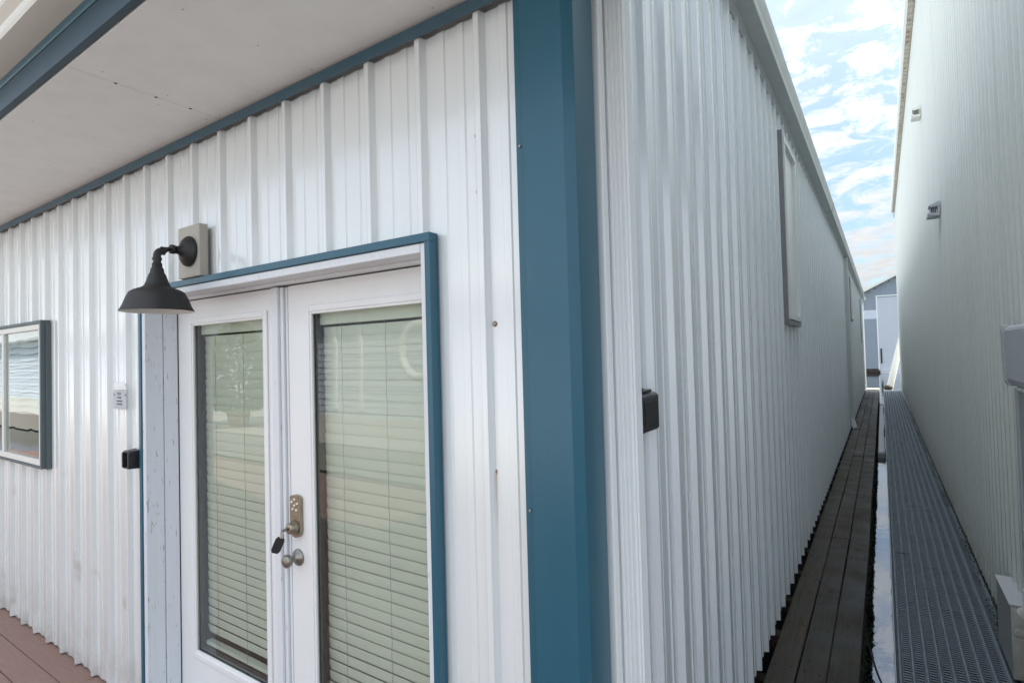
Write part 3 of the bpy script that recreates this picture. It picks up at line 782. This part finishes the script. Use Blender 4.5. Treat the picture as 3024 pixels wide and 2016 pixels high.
# ------------------------------------------------------------------ grating walkway
gw = thing('grating_walkway', (.3, 14, -.2), 'ribbed galvanised steel grating walkway along the tall right hand wall', 'walkway')
def grate_panel(y0, y1):
    pr_ = []; x = .0215-.0645; P = .0645
    k = 0; xx = .004
    pr_.append((.004, -.203))
    for k in range(10):
        c = .0215+P*k
        if c-.013 > .006: pr_ += [(c-.016, -.214), (c-.012, -.212), (c-.006, -.2015), (c-.002, -.2000), (c+.002, -.2000), (c+.006, -.2015), (c+.012, -.212), (c+.016, -.214)]
        else: pr_ += [(c+.004, -.2000), (c+.012, -.212), (c+.016, -.214)]
    pr_.append((.612, -.214))
    return MB().prism(pr_, 'y', y0, y1, closed=False)
ys = [1.30, 5.41, 9.0, 12.6, 16.2, 19.8, 23.4, 28.75]
for a, b_ in zip(ys, ys[1:]):
    grate_panel(a+.004, b_-.004).build('grating_panel', M['grate'], gw, bevel=-1)
b = MB(); b.prism([(-.006, -.196), (.003, -.196), (.003, -.245), (.010, -.28), (-.006, -.28)], 'y', 1.3, 28.75); b.build('edge_rail', M['galv'], gw, bevel=.002)
b = MB(); y = 1.5
while y < 28.7: b.box(.012, .61, y, y+.05, -.30, -.218); y += .9
b.box(.55, .61, 1.3, 28.75, -.36, -.301)
b.build('support_joist', M['darkgap'], gw)
b = MB(); b.box(.05, .60, 1.3, 28.7, -1.1, -.42); b.build('float', M['darkgap'], gw, bevel=.03)
for y in (15.7, 21.0):
    b = MB(); b.box(-.035, -.011, y, y+.5, -.45, -.26); b.build('cleat', M['black'], gw)
# fallen twigs
for (x, y, a) in ((.19, 6.9, .3), (.40, 8.0, 1.2), (.27, 7.7, .8), (.10, 6.2, .2), (.50, 5.75, .5)):
    pass
for i, (x, y, a, lab) in enumerate(((.245, 8.05, .15, 'short dark twig in the middle of the grating'), (.375, 7.9, -.2, 'longer dark twig on the grating near the right wall'), (.095, 6.2, .1, 'small bent twig near the water edge of the grating'))):
    b = MB(); c_, s_ = math.cos(a), math.sin(a)
    b.tube([(x-.05*c_, y-.05*s_, -.194), (x, y, -.191), (x+.045*c_, y+.05*s_, -.195)], [.002, .0035, .0015], 6)
    b.tube([(x, y, -.191), (x+.01, y+.05, -.188)], [.0025, .001], 5)
    tag(b.build('twig', M['plank'], bevel=-1), lab, 'twig')

# weeds growing at the foot of the tall wall
b = MB(); rnd = random.Random(5)
for k in range(2600):
    y = 4.6+20*rnd.random()**1.6; cl = .5+.5*math.sin(y*3.1)+.3*math.sin(y*7.7)
    if rnd.random() > .25+.6*cl: continue
    x = .605-abs(rnd.gauss(0, .018)); z = -.205+abs(rnd.gauss(0, .026))
    s_ = rnd.uniform(.006, .016); p = Vector((x, y, z))
    d1 = Vector((rnd.uniform(-1, .2), rnd.uniform(-1, 1), rnd.uniform(-.2, 1))).normalized()*s_*1.5; d2 = Vector((rnd.uniform(-1, 1), rnd.uniform(-1, 1), rnd.uniform(-.6, .6))).normalized()*s_*.5
    b.add([p, p+d1*.5+d2, p+d1, p+d1*.5-d2], [(0, 1, 2, 3)])
tag(b.build('creeping_weeds', M['leaf'], bevel=-1), 'green weeds creeping along the foot of the tall right wall', 'weeds', kind='stuff')

# pale float board between the walkways
b = MB(); b.box(-.15, -.02, 13.9, 25.5, -.80, -.54); b.box(-.14, -.03, 25.2, 25.5, -.539, -.51); b.box(-.14, -.03, 13.95, 14.6, -.539, -.52)
tag(b.build('float_board', M['box'], bevel=.01), 'pale weathered float board lying in the water between the two walkways', 'float')

# mooring line
b = MB(); pts = []
for k in range(15):
    t = k/14; x = -.19+t*.20; y = 5.05-.95*t; z = -.45-.10*t-.14*math.sin(math.pi*t*.9)+.19*t*t; pts.append((x, y, z))
b.tube(pts, .007, 8); tag(b.build('mooring_line', M['blackp'], bevel=-1), 'black mooring line crossing the gap of water between the walkways', 'rope')

# ------------------------------------------------------------------ tall boathouse on the right
TX = .620; TY0, TY1 = 1.3, 28.5; TZ = 7.05
tall = thing('tall_boathouse', (5.5, 14, -.2), 'very tall pale green white metal boathouse on the right side of the alley', 'building')
b = MB()
pr = rib_profile(TY0, TY1, 3.65, .1524, top=.022, slope=.010, h=.016, minor=False)
b.prism([(TX+.016-h, p) for p, h in pr], 'z', -.2, TZ, closed=False)
b.build('alley_wall', M['metal_tall'], tall, bevel=-1)
b = MB(); b.box(TX+.02, TX+.12, TY0+.02, TY1-.02, -.25, TZ); b.box(TX+.12, 10.4, TY1-.12, TY1-.02, -.25, TZ); b.box(TX+.12, 10.4, TY0+.02, TY0+.12, -.25, TZ); b.box(10.3, 10.4, TY0+.12, TY1-.12, -.25, TZ)
b.build('wall_frame', M['metal_tall'], tall)
b = MB(); b.box(TX-.012, TX+.14, TY1-.05, TY1+.03, -.2, TZ); b.build('corner_trim', M['white_trim'], tall, bevel=.004)
b = MB(); b.prism([(TX-.02, TZ+.11), (TX+.02, TZ+.09), (10.5, TZ+.09), (5.5, 9.2)], 'y', TY0-.2, TY1+.1); b.build('roof', M['roof'], tall)
# eave: outer pale strip and beige underside with stains
b = MB(); b.prism([(.492, TZ+.02), (.535, TZ+.02), (.535, TZ+.13), (.488, TZ+.15)], 'y', TY0-.2, 27.2); b.build('eave_gutter', M['white_trim'], tall, bevel=.003)
b = MB(); b.box(.536, .605, TY0-.2, 27.15, TZ+.025, TZ+.085)
y = TY0; rnd = random.Random(2)
while y < 27:
    b.box(.540, .598, y, y+.018, TZ+.012, TZ+.026, 0); 
    if rnd.random() < .35: b.box(.545, .590, y+.05, y+.05+rnd.uniform(.02, .07), TZ+.018, TZ+.0245, 1)
    y += .19
b.build('eave_soffit', [M['beige'], M['rust']], tall)
for i, (yv, zv, lab) in enumerate(((10.35, 5.24, 'upper small hooded vent on the tall wall'), (8.05, 3.28, 'lower small hooded vent on the tall wall'))):
    h = MB()
    for ya, yb2 in ((yv, yv+.012), (yv+.20, yv+.212)):
        h.prism([(.612, zv-.085), (.497, zv-.062), (.497, zv-.045), (.520, zv-.045), (.604, zv-.052), (.604, zv+.03), (.530, zv+.022), (.520, zv+.045), (.612, zv+.09)], 'y', ya, yb2)
    h.box(.497, .612, yv+.012, yv+.20, zv-.085, zv-.060); h.prism([(.515, zv+.040), (.612, zv+.082), (.612, zv+.09), (.515, zv+.048)], 'y', yv+.012, yv+.20)
    hv = h.build('vent_hood', M['box'] if i else M['cream'], tall, label=lab)
    g = MB(); 
    for k in range(4): g.box(.525+.018*k, .531+.018*k, yv+.02, yv+.19, zv-.058, zv+.03)
    g.box(.520, .604, yv+.008, yv+.016, zv+.024, zv+.040); g.box(.505, .604, yv+.004, yv+.014, zv-.064, zv-.054)
    g.build('vent_grille', M['greygreen'], hv)
# ------------------------------------------------------------------ utility box and pedestal
ub = thing('meter_box', (.58, 3.6, 1.63), 'pale grey electrical box with rounded cover on the right hand wall', 'box')
b = MB(); b.prism([(.622, 1.760), (.560, 1.795), (.545, 1.788), (.538, 1.770), (.540, 1.52), (.550, 1.492), (.575, 1.482), (.622, 1.482)], 'y', 3.16, 3.86)
b.build('cover', M['box'], ub, bevel=.004)
b = MB(); b.prism([(.622, 1.765), (.555, 1.802), (.536, 1.794), (.530, 1.770), (.535, 1.505), (.548, 1.482), (.622, 1.474)], 'y', 3.872, 3.925); b.build('cover_lip', M['box'], ub, bevel=.003)
b = MB(); b.box(.565, .622, 3.2, 3.80, 1.46, 1.482); b.build('bottom_flange', M['cream'], ub, bevel=.003)
cp = thing('cable_riser', (.6, 3.6, .8), 'tall grey cable cover running down the wall below the electrical box', 'conduit')
b = MB(); b.box(.578, .622, 3.2, 3.84, .36, 1.458); b.build('cover_panel', M['greygreen'], cp, bevel=.003)
b = MB(); b.box(.572, .622, 3.845, 3.90, .30, 1.466); b.build('edge_strip', M['box'], cp, bevel=.004)
b = MB(); b.tube([(.60, 3.93, .40), (.597, 3.94, .30), (.575, 3.97, .262)], [.028, .03, .03], 16); b.build('elbow', M['cream'], cp)
pd = thing('pedestal_box', (.6, 4.2, -.2), 'low stained white metal box standing at the end of the grating by the wall', 'box')
b = MB(); b.box(.552, .75, 4.19, 4.66, -.195, .215); b.build('body', M['greygreen'], pd, bevel=.003)
b = MB(); b.box(.546, .76, 4.18, 4.67, .216, .228); b.build('lid', M['box'], pd, bevel=.003)
b = MB(); b.box(.552, .76, 4.180, 4.189, -.19, .214); b.build('front_panel', M['rusty'], pd)
b = MB(); b.box(.560, .76, 4.172, 4.1795, .120, .195); b.box(.565, .76, 4.168, 4.1795, .060, .095); b.box(.560, .76, 4.172, 4.1795, -.17, .045); b.build('raised_panel', M['rusty'], pd, bevel=.003)

# ------------------------------------------------------------------ leaning pipe at the far end
b = MB(); b.tube([(.20, 29.2, -.25), (.41, 29.25, .70), (.64, 29.3, 1.70), (.76, 29.35, 2.2)], [.125, .125, .115, .105], 22)
tag(b.build('leaning_pipe', M['cream'], bevel=-1), 'wide pale pipe leaning on the corner at the far end of the alley', 'pipe')
b = MB(); b.lathe([(0, 0), (.14, 0), (.165, .05), (.16, .13), (.12, .19), (.05, .205), (0, .205)], (.17, 28.95, -.21), (0, 0, 1), 12)
tag(b.build('mooring_bollard', M['plank'], bevel=-1), 'stubby dark brown bollard at the end of the steel grating', 'bollard')
b = MB(); b.box(-1.2, -.16, 28.6, 29.9, -.34, -.205)
tag(b.build('dock', M['beige'], bevel=.01), kind='structure')

# ------------------------------------------------------------------ far boathouse across the water
FY = 58.0
far = thing('far_boathouse', (4, FY, -.8), 'grey blue gabled boathouse with tall white door across the water', 'building')
def fy(x): return 6.45+.516*(x+1.15)
b = MB(); k = 0; z = -.35
AP = 4.2
while z < fy(AP):
    z1 = z+.26
    xl = -6.0; 
    def xr(z_): return max(-6, -1.15+(z_-6.45)/.516)
    xa = xr(z1) if z1 > 3.9 else -6.0
    xa = max(-6.0, xa)
    segs = [(xa, -.22)] if z1 < 6.0 else [(xa, AP)]
    if z1 < 6.0: segs.append((3.6, 9))
    for (s0, s1) in segs:
        if s1-s0 < .05: continue
        mi = 1 if (3.95 < z < 4.75 and s1 < 0) else 0
        b.prism([(FY-.035, z), (FY-.012, z1+.004), (FY+.05, z1+.004), (FY+.05, z)], 'x', s0, s1, mi)
    z = z1
# right half of the gable
z = 6.0
while z < fy(AP):
    xb = AP+(fy(AP)-z-.26)/.516
    if xb > AP: b.prism([(FY-.035, z), (FY-.012, z+.264), (FY+.05, z+.264), (FY+.05, z)], 'x', AP+.002, xb, 0)
    z += .26
b.build('gable_wall', [M['lap'], M['lap_pale']], far)
b = MB(); b.box(-6, 14, FY+.06, FY+14, -.35, 3.8); b.build('hull_wall', M['lap'], far)
b = MB()
b.prism([(-6.4, fy(-6.4)-.0), (AP, fy(AP)), (AP+10.6, fy(-6.4)), (AP+10.6, fy(-6.4)+.2), (AP, fy(AP)+.22), (-6.4, fy(-6.4)+.2)], 'y', FY-.5, FY+14)
b.build('roof', M['cream'], far)
b = MB(); b.box(-.21, 3.58, FY-.02, FY+.02, -.55, 5.98)
for k in range(26): b.box(-.20, 3.57, FY-.026, FY-.0205, -.5+k*.25, -.5+k*.25+.235)
dr = b.build('overhead_door', M['door_far'], far)
b = MB(); b.box(-.30, -.212, FY-.05, FY+.02, -.4, 6.08); b.box(-.212, 3.6, FY-.05, FY+.02, 5.99, 6.08); b.build('door_frame', M['white_trim'], far)
b = MB(); b.box(-.12, .0, FY-.08, FY-.03, .15, 1.45); b.build('door_bumper', M['black'], dr)
b = MB(); b.box(-6, -.3, FY-.9, FY-.04, -.62, -.30); b.build('dock_ledge', M['plank'], far)
b = MB(); b.box(-6, -.3, FY-.8, FY-.04, -.9, -.63); b.build('float_log', M['darkgap'], far)
b = MB(); b.box(-.18, 3.6, FY-.5, FY-.05, -.72, -.58); b.build('sill_float', M['white_trim'], far)

# ------------------------------------------------------------------ buildings and plants opposite (behind the camera, seen in glass and water)
OY = -8.5
opp = thing('opposite_boathouse', (-14, OY, -.2), 'cream lap sided boathouse standing opposite the doors', 'building')
b = MB(); z = -.1
while z < 3.3:
    b.prism([(OY+.02, z), (OY+.045, z), (OY+.02, z+.2)], 'x', -62, 2.0); z += .2
b.box(-62, 2, OY-6, OY+.019, -.2, 3.3); b.build('lap_wall', M['lap_pale'], opp)
b = MB(); b.prism([(OY+.5, 3.2), (OY+.5, 3.32), (OY-3, 4.9), (OY-6.5, 3.32), (OY-6.5, 3.2)], 'x', -62.4, 2.4); b.build('roof', M['roof'], opp)
b = MB()
for x in (-9.0,):
    n = 40; 
    vs = []
    for k in range(n):
        a = 2*math.pi*k/n; c_, s_ = math.cos(a), math.sin(a)
        vs += [(x+.62*c_, OY+.06, 2.0+.62*s_), (x+.50*c_, OY+.10, 2.0+.50*s_), (x+.44*c_, OY+.05, 2.0+.44*s_)]
    b.add(vs, [(3*k+j, 3*((k+1) % n)+j, 3*((k+1) % n)+j+1, 3*k+j+1) for k in range(n) for j in (0, 1)])
b.build('round_window', M['white'], opp)
b = MB()
for x in (-6.4, -7.4, -14.2, -13.0):
    b = MB(); b.box(x, x+.12, OY+.05, OY+.12, .2, 3.2); b.build('post', M['white'], opp)
b = MB(); b.box(-62, 2, -8.45, -4.7, -.60, -.02); tag(b.build('dock', M['beige']), kind='structure')
sh_ = thing('shrub', (-14.3, -5.4, 0), 'broad leafed green shrub in a pot on the dock', 'plant')
b = MB(); b.lathe([(0, 0), (.22, 0), (.30, .45), (.33, .47), (.33, .52), (.28, .52), (.27, .45), (0, .44)], (-14.3, -5.4, 0), (0, 0, 1), 24); b.build('pot', M['rust'], sh_)
b = MB(); b.tube([(-14.3, -5.4, .4), (-14.28, -5.38, 1.2), (-14.33, -5.42, 2.1)], [.05, .035, .015], 8); b.build('trunk', M['plank'], sh_)
b = MB(); rnd = random.Random(9)
for k in range(1400):
    a = rnd.random()*6.283; h = rnd.random(); rad = 1.05*math.sin(math.pi*min(1, h*.9+.12))*rnd.random()**.5
    p = Vector((-14.3+rad*math.cos(a), -5.4+rad*math.sin(a), .45+2.3*h)); d = Vector((math.cos(a), math.sin(a), rnd.uniform(-.4, .7))).normalized()*rnd.uniform(.16, .34)
    e = d.cross(Vector((rnd.random(), rnd.random(), rnd.random()))).normalized()*.075
    b.add([p, p+d*.5+e, p+d, p+d*.5-e], [(0, 1, 2, 3)])
b.build('foliage', M['leaf'], sh_, bevel=-1)

rg = thing('life_ring', (-4.75, -2.3, 0), 'white life ring hanging on a white post at the dock edge', 'life ring')
b = MB(); b.box(-4.80, -4.70, -2.44, -2.36, .001, 2.5); b.build('post', M['white'], rg, bevel=.004)
b = MB(); b.tube([(-4.75+.34*math.cos(a*math.pi/18), -2.29, 1.80+.34*math.sin(a*math.pi/18)) for a in range(37)], .055, 14, 0, False); b.build('ring', M['white'], rg)
